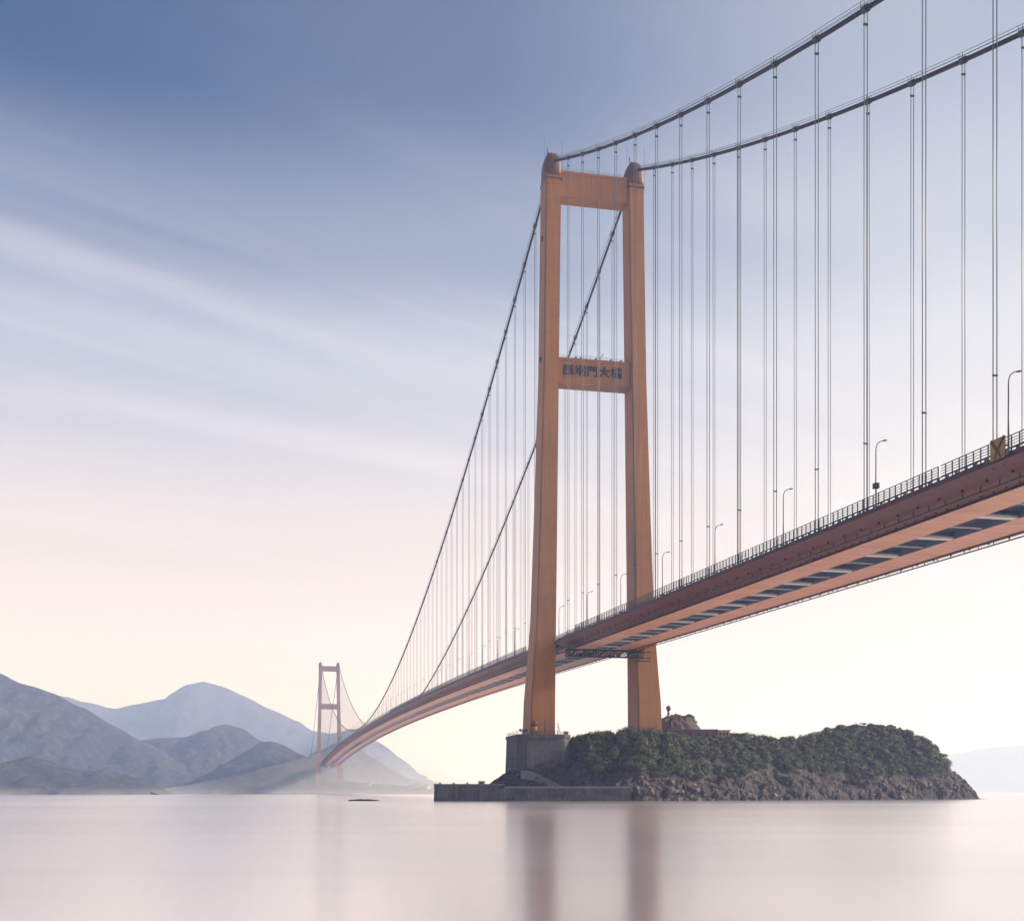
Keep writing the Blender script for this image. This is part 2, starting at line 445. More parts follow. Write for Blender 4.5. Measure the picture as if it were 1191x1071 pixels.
# --- hangers
def hanger(s, side, level):
    zt, zb = cable_z(s), nose(s) + 1.2
    w = side * HW
    o = MB()
    r = 0.085 if s < 60 else 0.08
    for e in (-0.31, 0.31):
        o.tube([(w + e, s, zb), (w + e, s, zt - 0.2)], r, 6)
    return o, zt, zb
sides_ = [-21.0 - 18 * k for k in range(0, 21)]
mains_ = [27.4 + 18 * k for k in range(0, 89)]
count = 0
rest = MB()
for side in (-1, 1):
    for s in sides_[:16] + mains_[:34]:
        o, zt, zb = hanger(s, side, 0)
        h = o.build('hanger', M['rope'], bridge, True); count += 1
        if s < 140:
            w = side * HW
            c = MB()
            sl = (cable_z(s + 1) - cable_z(s - 1)) / 2
            c.tube([(w, s - 0.75, zt - 0.75 * sl), (w, s + 0.75, zt + 0.75 * sl)], 0.66, 10)
            for q in (-0.6, 0.6):
                for e in (-0.62, 0.62): c.tube([(w + e, s + q, zt + q * sl), (w + e, s + q, zt + q * sl + 1.45)], 0.07, 4)
            c.build('cable_clamp', M['clamp'], h)
            sp = MB(); sp.box(w - 0.42, w + 0.42, s - 0.13, s + 0.13, zt - 2.9, zt - 2.55); sp.build('spacer', M['clamp'], h)
            if zb + 12.4 < zt - 6:
                sp = MB(); sp.box(w - 0.42, w + 0.42, s - 0.1, s + 0.1, zb + 12.35, zb + 12.58); sp.build('spacer', M['clamp'], h)
            for e in (-0.31, 0.31):
                sp = MB(); sp.tube([(w + e, s, zb), (w + e, s, zb + 2.6)], 0.14, 6); sp.build('socket', M['clamp'], h)
    for s in mains_[34:]:
        o, zt, zb = hanger(s, side, 1)
        if zt - zb > 0.5: rest.add(o.v, o.f)
rest.build('hanger', M['rope'], bridge)['kind'] = 'stuff'
m = MB()
for side in (-1, 1):
    for s in mains_[6:]:
        sl = (cable_z(s + 1) - cable_z(s - 1)) / 2; zt = cable_z(s); w = side * HW
        m.tube([(w, s - 0.7, zt - 0.7 * sl), (w, s + 0.7, zt + 0.7 * sl)], 0.66, 6)
m.build('cable_clamp', M['clamp'], bridge)['kind'] = 'stuff'

# --- stone-faced pedestal under the near tower's outer leg, and the one across
def stone_fn(gg, b):
    o = gg.n('ShaderNodeTexCoord').outputs['Object']
    br = gg.n('ShaderNodeTexBrick', {'Vector': gg.mapping(o, rot=(R(90), 0, 0)), 'Scale': 0.5, 'Color1': (0.05, 0.043, 0.045, 1), 'Color2': (0.10, 0.085, 0.084, 1), 'Mortar': (0.03, 0.028, 0.03, 1), 'Mortar Size': 0.03, 'Brick Width': 1.1, 'Row Height': 0.6})
    n1 = gg.noise(gg.mapping(o, scale=(1, 1, 0.25)), 0.35, 6, 0.7)
    c = gg.mix(gg.ramp(n1, [(0.35, 0.0), (0.7, 0.8)]), br.outputs['Color'], (0.15, 0.128, 0.125))
    n3 = gg.noise(gg.mapping(o, scale=(1, 1, 0.06)), 1.2, 4, 0.7)
    c = gg.mix(gg.ramp(n3, [(0.46, 0.0), (0.68, 0.75)]), c, (0.04, 0.055, 0.055))
    setin(gg, b, Base_Color=c, Roughness=0.9, Normal=bump(gg, gg.noise(o, 1.2, 6, 0.7), 0.3, 0.6))
M['stone'] = material('weathered_stone', stone_fn)
m = MB()
def oct_ring(w0, w1, s0, s1, c, z):
    return [(w0 + c, s0, z), (w1 - c, s0, z), (w1, s0 + c, z), (w1, s1 - c, z), (w1 - c, s1, z), (w0 + c, s1, z), (w0, s1 - c, z), (w0, s0 + c, z)]
zt = 20.4 + CAM_Z
m.loft([oct_ring(-31.6, -11.0, -13.0, 12, 3.0, 6.0), oct_ring(-31.3, -11.4, -12.6, 12, 3.0, 14.0), oct_ring(-31.0, -11.8, -12.2, 12, 3.0, zt - 1.2), oct_ring(-31.3, -11.6, -12.5, 12.2, 3.0, zt - 1.1), oct_ring(-31.3, -11.6, -12.5, 12.2, 3.0, zt)])
ped = m.build('tower_pedestal', M['stone'], bridge)
m = MB()
z = zt
pts = oct_ring(-30.9, -12, -12.1, 11.8, 3.0, z)
for i in range(8):
    a, b = Vector(pts[i]), Vector(pts[(i + 1) % 8]); n = max(1, int((b - a).length / 2))
    for k in range(n): p = a.lerp(b, k / n); m.tube([p, p + Vector((0, 0, 1.2))], 0.06, 4)
    for hh in (0.6, 1.2): m.tube([a + Vector((0, 0, hh)), b + Vector((0, 0, hh))], 0.045, 4)
m.build('pedestal_rail', M['rail'], ped)
def bridge_pt(w, s, z):
    return Vector((B0.x + math.cos(TH) * w - math.sin(TH) * s, B0.y + math.sin(TH) * w + math.cos(TH) * s, z))

# ------------------------------------------------------------------ inspection gantry under the girder
gz = nose(-6) - 1.95
gan = tag(empty('inspection_gantry', bridge_pt(0, -14.5, gz), TH), 'dark lattice inspection gantry slung under the girder beside the near tower', 'gantry')
m = MB()
for y in (-1.0, 1.0):
    for z in (-0.9, -3.2): m.box(-14.6, 13.2, y - 0.2, y + 0.2, z - 0.2, z + 0.2)
    x = -14.6; k = 0
    while x < 13.1:
        x2 = min(x + 1.74, 13.2)
        m.tube([(x, y, -3.2 if k % 2 else -0.9), (x2, y, -0.9 if k % 2 else -3.2)], 0.16, 4); m.tube([(x, y, -3.2), (x, y, -0.9)], 0.14, 4)
        x = x2; k += 1
m.build('lattice_truss', M['clamp'], gan)
m = MB(); m.box(-14.5, 13, -0.85, 0.85, -3.1, -2.98); m.build('walkway', M['clamp'], gan)
m = MB()
for x in (-13.6, 13.6):
    for y in (-1.0, 1.0): m.tube([(x, y, 0.1), (x, y, -3.2)], 0.16, 5)
    m.box(x - 0.4, x + 0.4, -1.3, 1.3, -0.25, 0.12)
m.build('trolley', M['clamp'], gan)
m = MB()
for (x0, x1) in ((10.5, 12.6), (13.3, 16.0)):
    for x in (x0, x1):
        for y in (-1.1, 1.1): m.tube([(x, y, -4.4), (x, y, -1.2)], 0.1, 4)
    for z in (-4.4, -3.3, -1.2):
        for y in (-1.1, 1.1): m.tube([(x0, y, z), (x1, y, z)], 0.09, 4)
        for x in (x0, x1): m.tube([(x, -1.1, z), (x, 1.1, z)], 0.09, 4)
    m.box(x0, x1, -1.1, 1.1, -4.4, -4.3)
m.build('cage', M['clamp'], gan)

# ------------------------------------------------------------------ street lamps on the near edge of the deck
ORD = ['first', 'second', 'third', 'fourth', 'fifth', 'sixth', 'seventh', 'eighth', 'ninth', 'tenth', 'eleventh', 'twelfth', 'thirteenth', 'fourteenth', 'fifteenth', 'sixteenth', 'seventeenth', 'eighteenth', 'nineteenth', 'twentieth']
lm = MB(); lm.tube([(0, 0, 0), (0, 0, 4), (0, 0, 10.0)], [0.15, 0.13, 0.10], 8)
lm.tube([(0, 0, 10.0), (0.06, 0, 10.6), (0.3, 0, 11.2), (0.75, 0, 11.55), (1.25, 0, 11.72)], 0.085, 6)
lh = MB(); lh.loft([[(1.15, -0.1, 11.68), (1.15, 0.1, 11.68), (1.15, 0.1, 11.76), (1.15, -0.1, 11.76)], [(1.45, -0.2, 11.66), (1.45, 0.2, 11.66), (1.45, 0.2, 11.86), (1.45, -0.2, 11.86)], [(2.0, -0.17, 11.76), (2.0, 0.17, 11.76), (2.0, 0.17, 11.92), (2.0, -0.17, 11.92)]])
lb = MB(); lb.box(-0.24, 0.24, -0.24, 0.24, 0, 0.55)
def lamp_parts(root):
    a = lm.build('pole', M['lamp'], root, True); b = lh.build('lamp_head', M['clamp'], root); c = lb.build('base', M['lamp'], root)
    return [a, b, c]
lamp0 = None; parts0 = None
lamp_s = [-13.4 - 35.2 * k for k in range(0, 10)] + [22.8 + 35.2 * k for k in range(0, 44)]
for i, s in enumerate(lamp_s):
    p = bridge_pt(-16.9, s, nose(s) + 0.9)
    if i == 0:
        lamp0 = empty('street_lamp', p, TH); parts0 = lamp_parts(lamp0); o = lamp0
    else:
        o = lamp0.copy(); COL.objects.link(o); o.location = p
        for q in parts0:
            c = q.copy(); COL.objects.link(c); c.parent = o
    if i < 10:
        lab = 'grey curved-arm street lamp on the side span, %s out from the near tower' % ORD[i]
        if i == 6: lab = 'grey curved-arm street lamp with a small dark box on its pole'
        if i == 7: lab = 'grey curved-arm street lamp rising behind the yellow sign on the railing'
    elif i - 10 < 20: lab = 'grey street lamp on the main span, %s beyond the near tower' % ORD[i - 10]
    else: lab = 'tiny distant street lamp on the far stretch of the main span'
    tag(o, lab, 'street lamp', 'street lamps along the near edge of the bridge deck')
    if i == 6:
        bx = MB(); bx.box(-0.42, 0.42, -0.42, 0.42, 3.5, 4.4); bx.box(-0.3, 0.3, -0.5, 0.3, 3.62, 4.28); bx.build('control_box', M['clamp'], o)

# ------------------------------------------------------------------ yellow marker sign on the railing
sg_s = -257.7
sign = tag(empty('bridge_marker_sign', bridge_pt(-17.1, sg_s, nose(sg_s) + 0.2), TH), 'yellow square sign with a dark red cross fixed outside the deck railing', 'sign')
slope = 0.026
def sp(y, z, x): return (x, y, z + slope * y)
m = MB(); hw_, zb, zt_ = 1.65, 0.45, 3.55
m.add([sp(-hw_, zb, -0.06), sp(hw_, zb, -0.06), sp(hw_, zt_, -0.06), sp(-hw_, zt_, -0.06), sp(-hw_, zb, 0.06), sp(hw_, zb, 0.06), sp(hw_, zt_, 0.06), sp(-hw_, zt_, 0.06)],
      [(0, 1, 2, 3), (7, 6, 5, 4), (0, 4, 5, 1), (1, 5, 6, 2), (2, 6, 7, 3), (3, 7, 4, 0)])
m.build('panel', M['yellow'], sign)
m = MB()
def stroke(a, b, t):
    (y0, z0), (y1, z1) = a, b
    d = Vector((y1 - y0, z1 - z0)); n = Vector((-d.y, d.x)).normalized() * t / 2
    q = [(y0 + n.x, z0 + n.y), (y0 - n.x, z0 - n.y), (y1 - n.x, z1 - n.y), (y1 + n.x, z1 + n.y)]
    v = [sp(y, z, -0.068) for y, z in q] + [sp(y, z, -0.11) for y, z in q]
    m.add(v, [(0, 1, 2, 3), (7, 6, 5, 4), (0, 4, 5, 1), (1, 5, 6, 2), (2, 6, 7, 3), (3, 7, 4, 0)])
stroke((1.5, 3.5), (0.0, 1.75), 0.46); stroke((-1.5, 3.5), (0.1, 1.7), 0.46); stroke((0.1, 1.8), (0.7, 0.7), 0.40); stroke((-0.1, 1.8), (-0.7, 0.7), 0.40)
m.build('cross_mark', M['redmark'], sign)
m = MB()
for y in (-1.2, 1.2):
    m.box(0.06, 0.75, y - 0.06, y + 0.06, 0.7, 0.85); m.box(0.06, 0.75, y - 0.06, y + 0.06, 2.2, 2.35); m.box(0.06, 0.2, y - 0.08, y + 0.08, -0.6, 3.4)
m.build('bracket', M['clamp'], sign)

#@@LAND
# ------------------------------------------------------------------ island
def lerp_table(tab, x):
    if x <= tab[0][0]: return tab[0][1:]
    for a, b in zip(tab, tab[1:]):
        if x <= b[0]:
            t = (x - a[0]) / (b[0] - a[0]); t = t * t * (3 - 2 * t) * 0.4 + t * 0.6
            return tuple(p + (q - p) * t for p, q in zip(a[1:], b[1:]))
    return tab[-1][1:]
#      column  front  ridge  ridge row   foot of the shrubs (row)  share of cliff at the front
ISL = [(562, 393, 398, 915, 880), (580, 391, 400, 906, 880), (596, 391, 403, 896, 870), (625, 391, 406, 880, 868), (648, 391, 411, 868, 868), (668, 391, 412, 862, 884),
       (690, 390, 412, 856.5, 892), (740, 391, 411.5, 855, 894), (775, 397, 415, 856, 900), (800, 401, 430, 861, 905), (845, 411, 446, 859, 902), (870, 416, 452, 856, 897),
       (905, 426, 460, 860, 894), (950, 438, 470, 860, 900), (965, 442, 475, 855, 902), (985, 447, 480, 848, 905), (1030, 459, 488, 844.5, 906), (1058, 467, 492, 848, 904),
       (1082, 473, 494, 859, 899), (1100, 478, 494, 876, 894), (1110, 481, 495, 888, 889), (1116, 484, 496, 900, 880), (1126, 488, 496, 908, 870), (1134, 491, 496, 918, 870), (1141, 494, 497, 930, 870)]
TAB = [(px(x, (a + b) / 2), a, b, pz(y, b), pz(v, a + 5)) for x, a, b, y, v in ISL]
X0_, X1_ = TAB[0][0], TAB[-1][0]
PROF = [(0, 0.0), (0.07, 0.14), (0.2, 0.30), (0.36, 0.48), (0.54, 0.69), (0.74, 0.88), (0.9, 0.98), (1.0, 1.0)]
PROF = [(a, b) for a, b in PROF]
def prof(t):
    for a, b in zip(PROF, PROF[1:]):
        if t <= b[0]: return a[1] + (b[1] - a[1]) * (t - a[0]) / (b[0] - a[0])
    return 1.0
def fbm(x, y, z=0.0, o=5): return noise.fractal(Vector((x, y, z)), 1.0, 2.1, o)
def isl(x, y, rough=True):
    f, r, h, vf = lerp_table(TAB, x)
    if rough:
        f += 2.6 * fbm(x * 0.06, 1.3) + 0.5 * fbm(x * 0.3, 7.1)
    if y <= r: t = (y - f) / (r - f); z = h * prof(max(t, 0)) if t > 0 else -3.0 * min(1, -t * 4)
    else:
        t = (y - r) / 75.0; z = h * (1 - t * t * 0.35) if t < 1 else h * max(0.65 - (t - 1) * 2.2, -0.3)
    if rough and z > 0:
        k = min(1.0, z / 3.0)
        rock = max(0.0, min(1.0, (vf + 2 - z) / 5.0))
        z += k * (0.7 * fbm(x * 0.08, y * 0.08) + rock * (1.0 * fbm(x * 0.16, y * 0.4, 4.0)))
    return z
def ground_n(x, y, e=1.5):
    return Vector((isl(x - e, y, False) - isl(x + e, y, False), isl(x, y - e, False) - isl(x, y + e, False), 2 * e)).normalized()

def rock_fn(gg, b):
    o = gg.n('ShaderNodeTexCoord').outputs['Object']
    s3 = gg.n('ShaderNodeSeparateXYZ', {0: o})
    n1 = gg.noise(o, 0.35, 7, 0.7); n2 = gg.noise(gg.mapping(o, scale=(0.55, 0.8, 1.5), rot=(0, R(20), 0)), 0.8, 7, 0.75)
    c = gg.mix(gg.ramp(n1, [(0.35, 0.0), (0.65, 1.0)]), (0.032, 0.026, 0.027), (0.088, 0.070, 0.067))
    c = gg.mix(gg.ramp(n2, [(0.55, 0.0), (0.72, 0.9)]), c, (0.20, 0.165, 0.155))
    c = gg.mix(gg.ramp(gg.noise(o, 0.16, 5, 0.6), [(0.52, 0.0), (0.62, 0.6)]), c, (0.06, 0.06, 0.035))
    tide = gg.ramp(s3.outputs[2], [(0.0, 1.0), (1.0, 0.0)])
    wet = gg.n('ShaderNodeMapRange', {0: s3.outputs[2], 1: 0.5, 2: 2.2, 3: 0.85, 4: 0.0}).outputs[0]
    setin(gg, b, Base_Color=gg.mix(wet, c, (0.035, 0.03, 0.03)), Roughness=0.9, Normal=bump(gg, gg.math('ADD', n1, n2), 0.9, 0.9))
M['rock'] = material('shore_rock', rock_fn)
def grid_mesh(name, xs, ys_of, zf, mat, smooth=True):
    m = MB(); nx = len(xs); ny = None
    for x in xs:
        ys = ys_of(x); ny = len(ys)
        for y in ys: m.v.append((x, y, zf(x, y)))
    m.f = [(i * ny + j, (i + 1) * ny + j, (i + 1) * ny + j + 1, i * ny + j + 1) for i in range(nx - 1) for j in range(ny - 1)]
    o = m.build(name, mat, None, smooth, False)
    return o
NX = 340
xs = [X0_ - 6 + (X1_ - X0_ + 10) * i / (NX - 1) for i in range(NX)]
def isl_ys(x):
    f, r, h, v = lerp_table(TAB, x)
    a = [f - 5 + (r + 4 - f + 5) * j / 46 for j in range(47)]
    return a + [r + 4 + 8 * j for j in range(1, 16)]
island_o = grid_mesh('island', xs, isl_ys, isl, M['rock'], False)
for v in island_o.data.vertices:
    x, y, z = v.co
    if z < -1: continue
    f, r_, h, vf = lerp_table(TAB, x); k = max(0.0, min(1.0, (vf + 4 - z) / 6.0)) * min(1.0, (z + 1) / 2)
    if y > r_: continue
    p = Vector((x, y, z))
    q = noise.fractal(Vector((x * 0.11 + z * 0.10, y * 0.1, z * 0.22)) + Vector((3, 1, 8)), 1.0, 2.0, 4); q2 = abs(noise.noise(Vector((x * 0.16 - z * 0.14, y * 0.2, z * 0.55)))) ; q3 = noise.noise(Vector((x * 0.4, y * 0.5, z * 1.1 + 5)))
    v.co.y += k * (2.4 * q + 2.2 * q2 + 0.5 * q3); v.co.x += k * 0.7 * noise.noise(p * 0.5 + Vector((9, 9, 9))); v.co.z += k * 0.8 * noise.noise(p * 0.7)
island = tag(island_o, 'steep rocky island under the near bridge tower', 'island', kind='structure')

# shrubs that cover the island as one mass of leaves
def leaf_fn(c1, c2, c3):
    def fn(gg, b):
        gi = gg.n('ShaderNodeNewGeometry'); o = gg.n('ShaderNodeTexCoord').outputs['Object']
        rnd = gi.outputs['Random Per Island']
        n = gg.noise(o, 0.10, 3, 0.6); nb_ = gg.noise(o, 0.42, 2, 0.5)
        c = gg.mix(gg.ramp(n, [(0.38, 0.0), (0.62, 1.0)]), c1, c2)
        c = gg.mix(gg.math('MULTIPLY', gg.ramp(nb_, [(0.52, 0.0), (0.66, 1.0)]), 0.7), c, (0.085, 0.10, 0.03))
        c = gg.mix(gg.math('MULTIPLY', gg.ramp(nb_, [(0.30, 1.0), (0.44, 0.0)]), 0.6), c, (0.05, 0.04, 0.022))
        c = gg.mix(gg.math('MULTIPLY', gg.ramp(rnd, [(0.5, 0.0), (1.0, 1.0)]), 0.8), c, c3)
        setin(gg, b, Base_Color=c, Roughness=0.6, Subsurface_Weight=0.0)
        b.inputs['Transmission Weight'].default_value = 0.0
        tr = gg.n('ShaderNodeBsdfTranslucent', {'Color': c}); mx = gg.n('ShaderNodeMixShader', {0: 0.3})
        gg.t.links.new(b.outputs[0], mx.inputs[1]); gg.t.links.new(tr.outputs[0], mx.inputs[2])
        out = [k for k in gg.t.nodes if k.type == 'OUTPUT_MATERIAL'][0]; gg.t.links.new(mx.outputs[0], out.inputs[0])
    return fn
M['leaf'] = material('shrub_leaves', leaf_fn((0.012, 0.022, 0.009), (0.044, 0.066, 0.016), (0.15, 0.16, 0.04)))
M['bark'] = paint('bark', (0.09, 0.065, 0.05), 0.6, 0.9, 2.0)
rnd = random.Random(11)
def leaf(m, p, nrm, size):
    a = Vector((rnd.gauss(0, 1), rnd.gauss(0, 1), rnd.gauss(0, 1)))
    nn = (nrm + a * 0.34).normalized(); t = nn.orthogonal().normalized()
    ang = rnd.random() * 6.283; b = nn.cross(t)
    u = (t * math.cos(ang) + b * math.sin(ang)) * size; w = nn.cross(u).normalized() * size * rnd.uniform(0.35, 0.6)
    k = len(m.v)
    m.v += [tuple(p - u), tuple(p + w), tuple(p + u), tuple(p - w)]; m.f.append((k, k + 1, k + 2, k + 3))
def crown(m, c, r, n, size, squash=0.8):
    for _ in range(n):
        d = Vector((rnd.gauss(0, 1), rnd.gauss(0, 1), rnd.gauss(0, 1))).normalized()
        if d.z < -0.35: d.z *= -0.6
        q = r * rnd.uniform(0.55, 1.0)
        leaf(m, c + Vector((d.x * q, d.y * q, d.z * q * squash)), d, size * rnd.uniform(0.6, 1.25))
m = MB(); made = 0
def clear_of(x, y):
    # keep off the pedestals, the quay and the bare patches
    d = Vector((x - B0.x, y - B0.y)); w = math.cos(TH) * d.x + math.sin(TH) * d.y; s = -math.sin(TH) * d.x + math.cos(TH) * d.y
    if -32.5 < w < -10.6 and -14 < s < 13: return False
    if 14.3 < w < 25.8 and -6.6 < s < 7: return False
    return True
tries = 0
while made < 2300 and tries < 40000:
    tries += 1
    x = rnd.uniform(X0_ + 2, X1_ - 2)
    f, r, h, vf = lerp_table(TAB, x)
    if rnd.random() < 0.12: y = rnd.uniform(r - 2, r + 10)
    else:
        zt_ = rnd.uniform(max(vf - 6.0, 1.5), h); lo, hi = f, r
        for _ in range(14):
            mid = (lo + hi) / 2
            if isl(x, mid, False) < zt_: lo = mid
            else: hi = mid
        y = hi + rnd.uniform(-0.6, 0.6)
    if not clear_of(x, y): continue
    z = isl(x, y)
    edge = vf - 1.0 + 5.5 * fbm(x * 0.07, z * 0.05, 3.0) + 2.0 * fbm(x * 0.3, z * 0.2, 5.0)
    if z < edge or z < 2.0: continue
    # bare rock scars on the slope
    if fbm(x * 0.05, z * 0.09, 20.0) > 0.38 and z < 0.7 * h: continue
    rr = (0.55 + 2.1 * rnd.random() ** 1.9) * (1.4 if x < px(800, 420) else 1.0) * (0.7 if y > r - 2 else 1.0)
    crown(m, Vector((x, y, z + rr * 0.25)), rr, int(16 + 40 * rr * rr), 0.34, rnd.uniform(0.7, 1.05))
    made += 1
# tufts on the cliffs below
for _ in range(500):
    x = rnd.uniform(X0_ + 12, X1_ - 6); f, r, h, vf = lerp_table(TAB, x); y = rnd.uniform(f + 1, f + 0.45 * (r - f))
    z = isl(x, y)
    if z < 2.5 or not clear_of(x, y) or fbm(x * 0.1, y * 0.1, 2.0) < 0.05: continue
    rr = rnd.uniform(0.3, 0.8); crown(m, Vector((x, y, z + 0.1)), rr, 14, 0.26)
tag(m.build('shrub_cover', M['leaf'], None, False, False), 'dense dark green shrubs covering the upper slopes of the island', 'shrubs', kind='stuff')

# single small trees that stand clear on the skyline
def small_tree(name, x, y, h, r, label, flat=0.5, group=None):
    z = isl(x, y)
    t = empty(name, (x, y, z - 0.2)); tag(t, label, 'tree', group)
    k = MB(); k.tube([(0, 0, 0), (0.1, 0.05, h * 0.5), (0.25, 0.1, h * 0.8)], [0.16, 0.11, 0.05], 6)
    k.tube([(0.1, 0.05, h * 0.5), (-r * 0.5, 0.1, h * 0.85)], [0.08, 0.03], 5); k.tube([(0.12, 0.05, h * 0.55), (r * 0.6, -0.2, h * 0.85)], [0.08, 0.03], 5)
    k.build('trunk', M['bark'], t)
    l = MB()
    for _ in range(7):
        c = Vector((rnd.uniform(-0.7, 0.7) * r, rnd.uniform(-0.6, 0.6) * r, h * rnd.uniform(0.8, 1.0)))
        crown(l, c, r * rnd.uniform(0.35, 0.55), 45, 0.26, flat)
    l.build('crown', M['leaf'], t, False, False)
TREES = [(979, 478, 2.3, 1.7, 'flat-topped small tree leaning over the brow of the island, outermost of three'),
         (992, 481, 1.7, 1.1, 'round little tree standing on the brow between two flat-topped trees'),
         (1004, 483, 2.0, 1.8, 'flat-topped small tree on the island summit beside the highest shrubs'),
         (1034, 488, 1.5, 1.4, 'bushy tree crowning the highest point of the island'),
         (941, 468, 2.6, 0.8, 'thin upright sapling on the low saddle of the island'),
         (866, 450, 1.6, 1.2, 'round shrub-like tree on the knoll beside the flat-roofed building'),
         (1110, 494, 1.4, 1.1, 'wind-bent tree at the seaward end above the bare cliff')]
for x, Z, h, r, lab in TREES:
    small_tree('small_tree', px(x, Z), Z, h, r, lab, 0.4 if 'flat' in lab else 0.75, 'small trees on the island skyline')

# boulders along the foot of the cliff
def boulder_mesh(seed):
    bm = bmesh.new(); bmesh.ops.create_icosphere(bm, subdivisions=3, radius=1.0)
    for v in bm.verts:
        d = v.co.normalized(); q = 1 + 0.45 * noise.noise(d * 1.1 + Vector((seed, 0, 0))) + 0.18 * noise.noise(d * 3 + Vector((0, seed, 0)))
        # chop flat faces
        for k in range(6):
            a = Vector((math.sin(seed * 3 + k * 2.1), math.cos(seed + k * 1.3), math.sin(k * 1.9 + seed * 2))).normalized()
            q = min(q, 0.78 / max(d.dot(a), 0.05))
        v.co = d * q
    me = bpy.data.meshes.new('boulder'); bm.to_mesh(me); bm.free(); me.materials.append(M['rubble']); return me
def rubble_fn(gg, b):
    o = gg.n('ShaderNodeTexCoord').outputs['Object']; oi = gg.n('ShaderNodeObjectInfo').outputs['Random']
    n1 = gg.noise(o, 1.5, 6, 0.7)
    c = gg.mix(oi, (0.07, 0.056, 0.053), (0.24, 0.195, 0.175))
    setin(gg, b, Base_Color=gg.mix(gg.ramp(n1, [(0.35, 0.0), (0.7, 0.7)]), c, (0.08, 0.07, 0.065)), Roughness=0.9, Normal=bump(gg, n1, 0.3, 0.6))
M['rubble'] = material('broken_boulder', rubble_fn)
bms = [boulder_mesh(s * 1.7) for s in range(6)]
nb = 0
for i in range(700):
    if nb >= 130: break
    xx = rnd.choice([rnd.gauss(792, 26), rnd.uniform(735, 1000), rnd.uniform(1000, 1136)])
    if xx < 728: continue
    Z = 390.0
    for _ in range(3): Z = lerp_table(TAB, px(xx, Z))[0]
    x = px(xx, Z); f, r, h, v = lerp_table(TAB, x)
    y = f + rnd.uniform(-0.5, 4.5); z = isl(x, y)
    if z < -1.5 or z > 8: continue
    o = bpy.data.objects.new('boulder', bms[i % 6]); COL.objects.link(o); nb += 1
    s = rnd.uniform(0.45, 1.15) * (1.2 if 770 < xx < 815 else 1.0)
    o.scale = (s * rnd.uniform(0.8, 1.4), s, s * rnd.uniform(0.6, 0.9)); o.rotation_euler = (rnd.uniform(-.4, .4), rnd.uniform(-.4, .4), rnd.uniform(0, 6))
    o.location = (x, y, max(z, 0) + 0.2 * s)
    where = 'beside the end of the quay wall' if xx < 765 else 'in the rubble below the flat-roofed building' if xx < 850 else 'under the low saddle of the island' if xx < 1000 else 'at the seaward tip of the island'
    tag(o, ('large ' if s > 1.0 else 'small ' if s < 0.7 else '') + 'broken grey boulder ' + where, 'boulder', 'boulders along the island shore')

# ------------------------------------------------------------------ quay wall in front of the pedestal
quay = tag(empty('quay_wall', (px(503, 386), 386, 0)), 'long weathered concrete quay wall standing in the water before the pedestal', 'quay wall')
QX = px(503, 386); L1 = px(578, 386) - QX; L2 = px(733, 387) - QX
m = MB()
m.loft([[(0.35 - 0.3 * 0, 0.0, -1.0), (L2, 0, -1.0), (L2, 14, -1.0), (0.35, 14, -1.0)], [(0.6, 0.35, 4.35), (L2, 0.35, 4.35), (L2, 14, 4.35), (0.6, 14, 4.35)]])
m.build('wall', M['stone'], quay)
m = MB(); m.loft([[(0.45, 0.2, 4.352), (L1, 0.2, 4.352), (L1 - 2, 13.8, 4.352), (0.45, 13.8, 4.352)], [(0.45, 0.2, 5.55), (L1 + 2.5, 0.2, 5.55), (L1, 13.8, 5.55), (0.45, 13.8, 5.55)]])
m.build('raised_end', M['stone'], quay)
m = MB(); m.box(L1 + 2.6, L2, -0.12, 0.9, 4.36, 5.0); m.box(0.3, L1 + 2.6, -0.05, 1.2, 5.56, 5.85); m.build('coping', M['concrete'], quay)
m = MB()
m.loft([[(L1 + 6, -0.9, -1), (L2 - 3, -0.9, -1), (L2 - 3, 0.3, -1), (L1 + 6, 0.3, -1)], [(L1 + 6, -0.7, 2.1), (L2 - 3, -0.7, 1.7), (L2 - 3, 0.3, 1.7), (L1 + 6, 0.3, 2.1)]])
m.build('ledge', M['stone'], quay)
m = MB()
for x in (9.0, 9.5): m.tube([(x, -0.1, 0.0), (x, 0.2, 5.6)], 0.07, 5)
for k in range(14): m.tube([(9.0, -0.08 + k * 0.022, 0.3 + k * 0.4), (9.5, -0.08 + k * 0.022, 0.3 + k * 0.4)], 0.05, 4)
m.build('ladder', M['clamp'], quay)
for k in range(4):
    m = MB(); m.lathe([(0.3, 0), (0.28, 0.5), (0.42, 0.6), (0.42, 0.75), (0.05, 0.8)], 2.5 + k * 4.6, 1.6, 10); b = m.build('bollard', M['clamp'], quay); b.location.z = 5.55
# hut on the quay
hx, hy = px(560, 392), 392
hut = tag(empty('quay_hut', (hx, hy, 5.8)), 'small pale flat-roofed hut standing on the quay end', 'hut')
m = MB(); m.box(-1.1, 1.1, -0.8, 0.8, 0, 0.9); m.build('wall', M['concrete'], hut)
m = MB(); m.box(-1.3, 1.3, -1.0, 1.0, 0.905, 1.05); m.build('roof', M['lamp'], hut)
m = MB(); m.box(-0.35, 0.25, -0.86, -0.81, 0.02, 0.78); m.build('door', M['clamp'], hut)

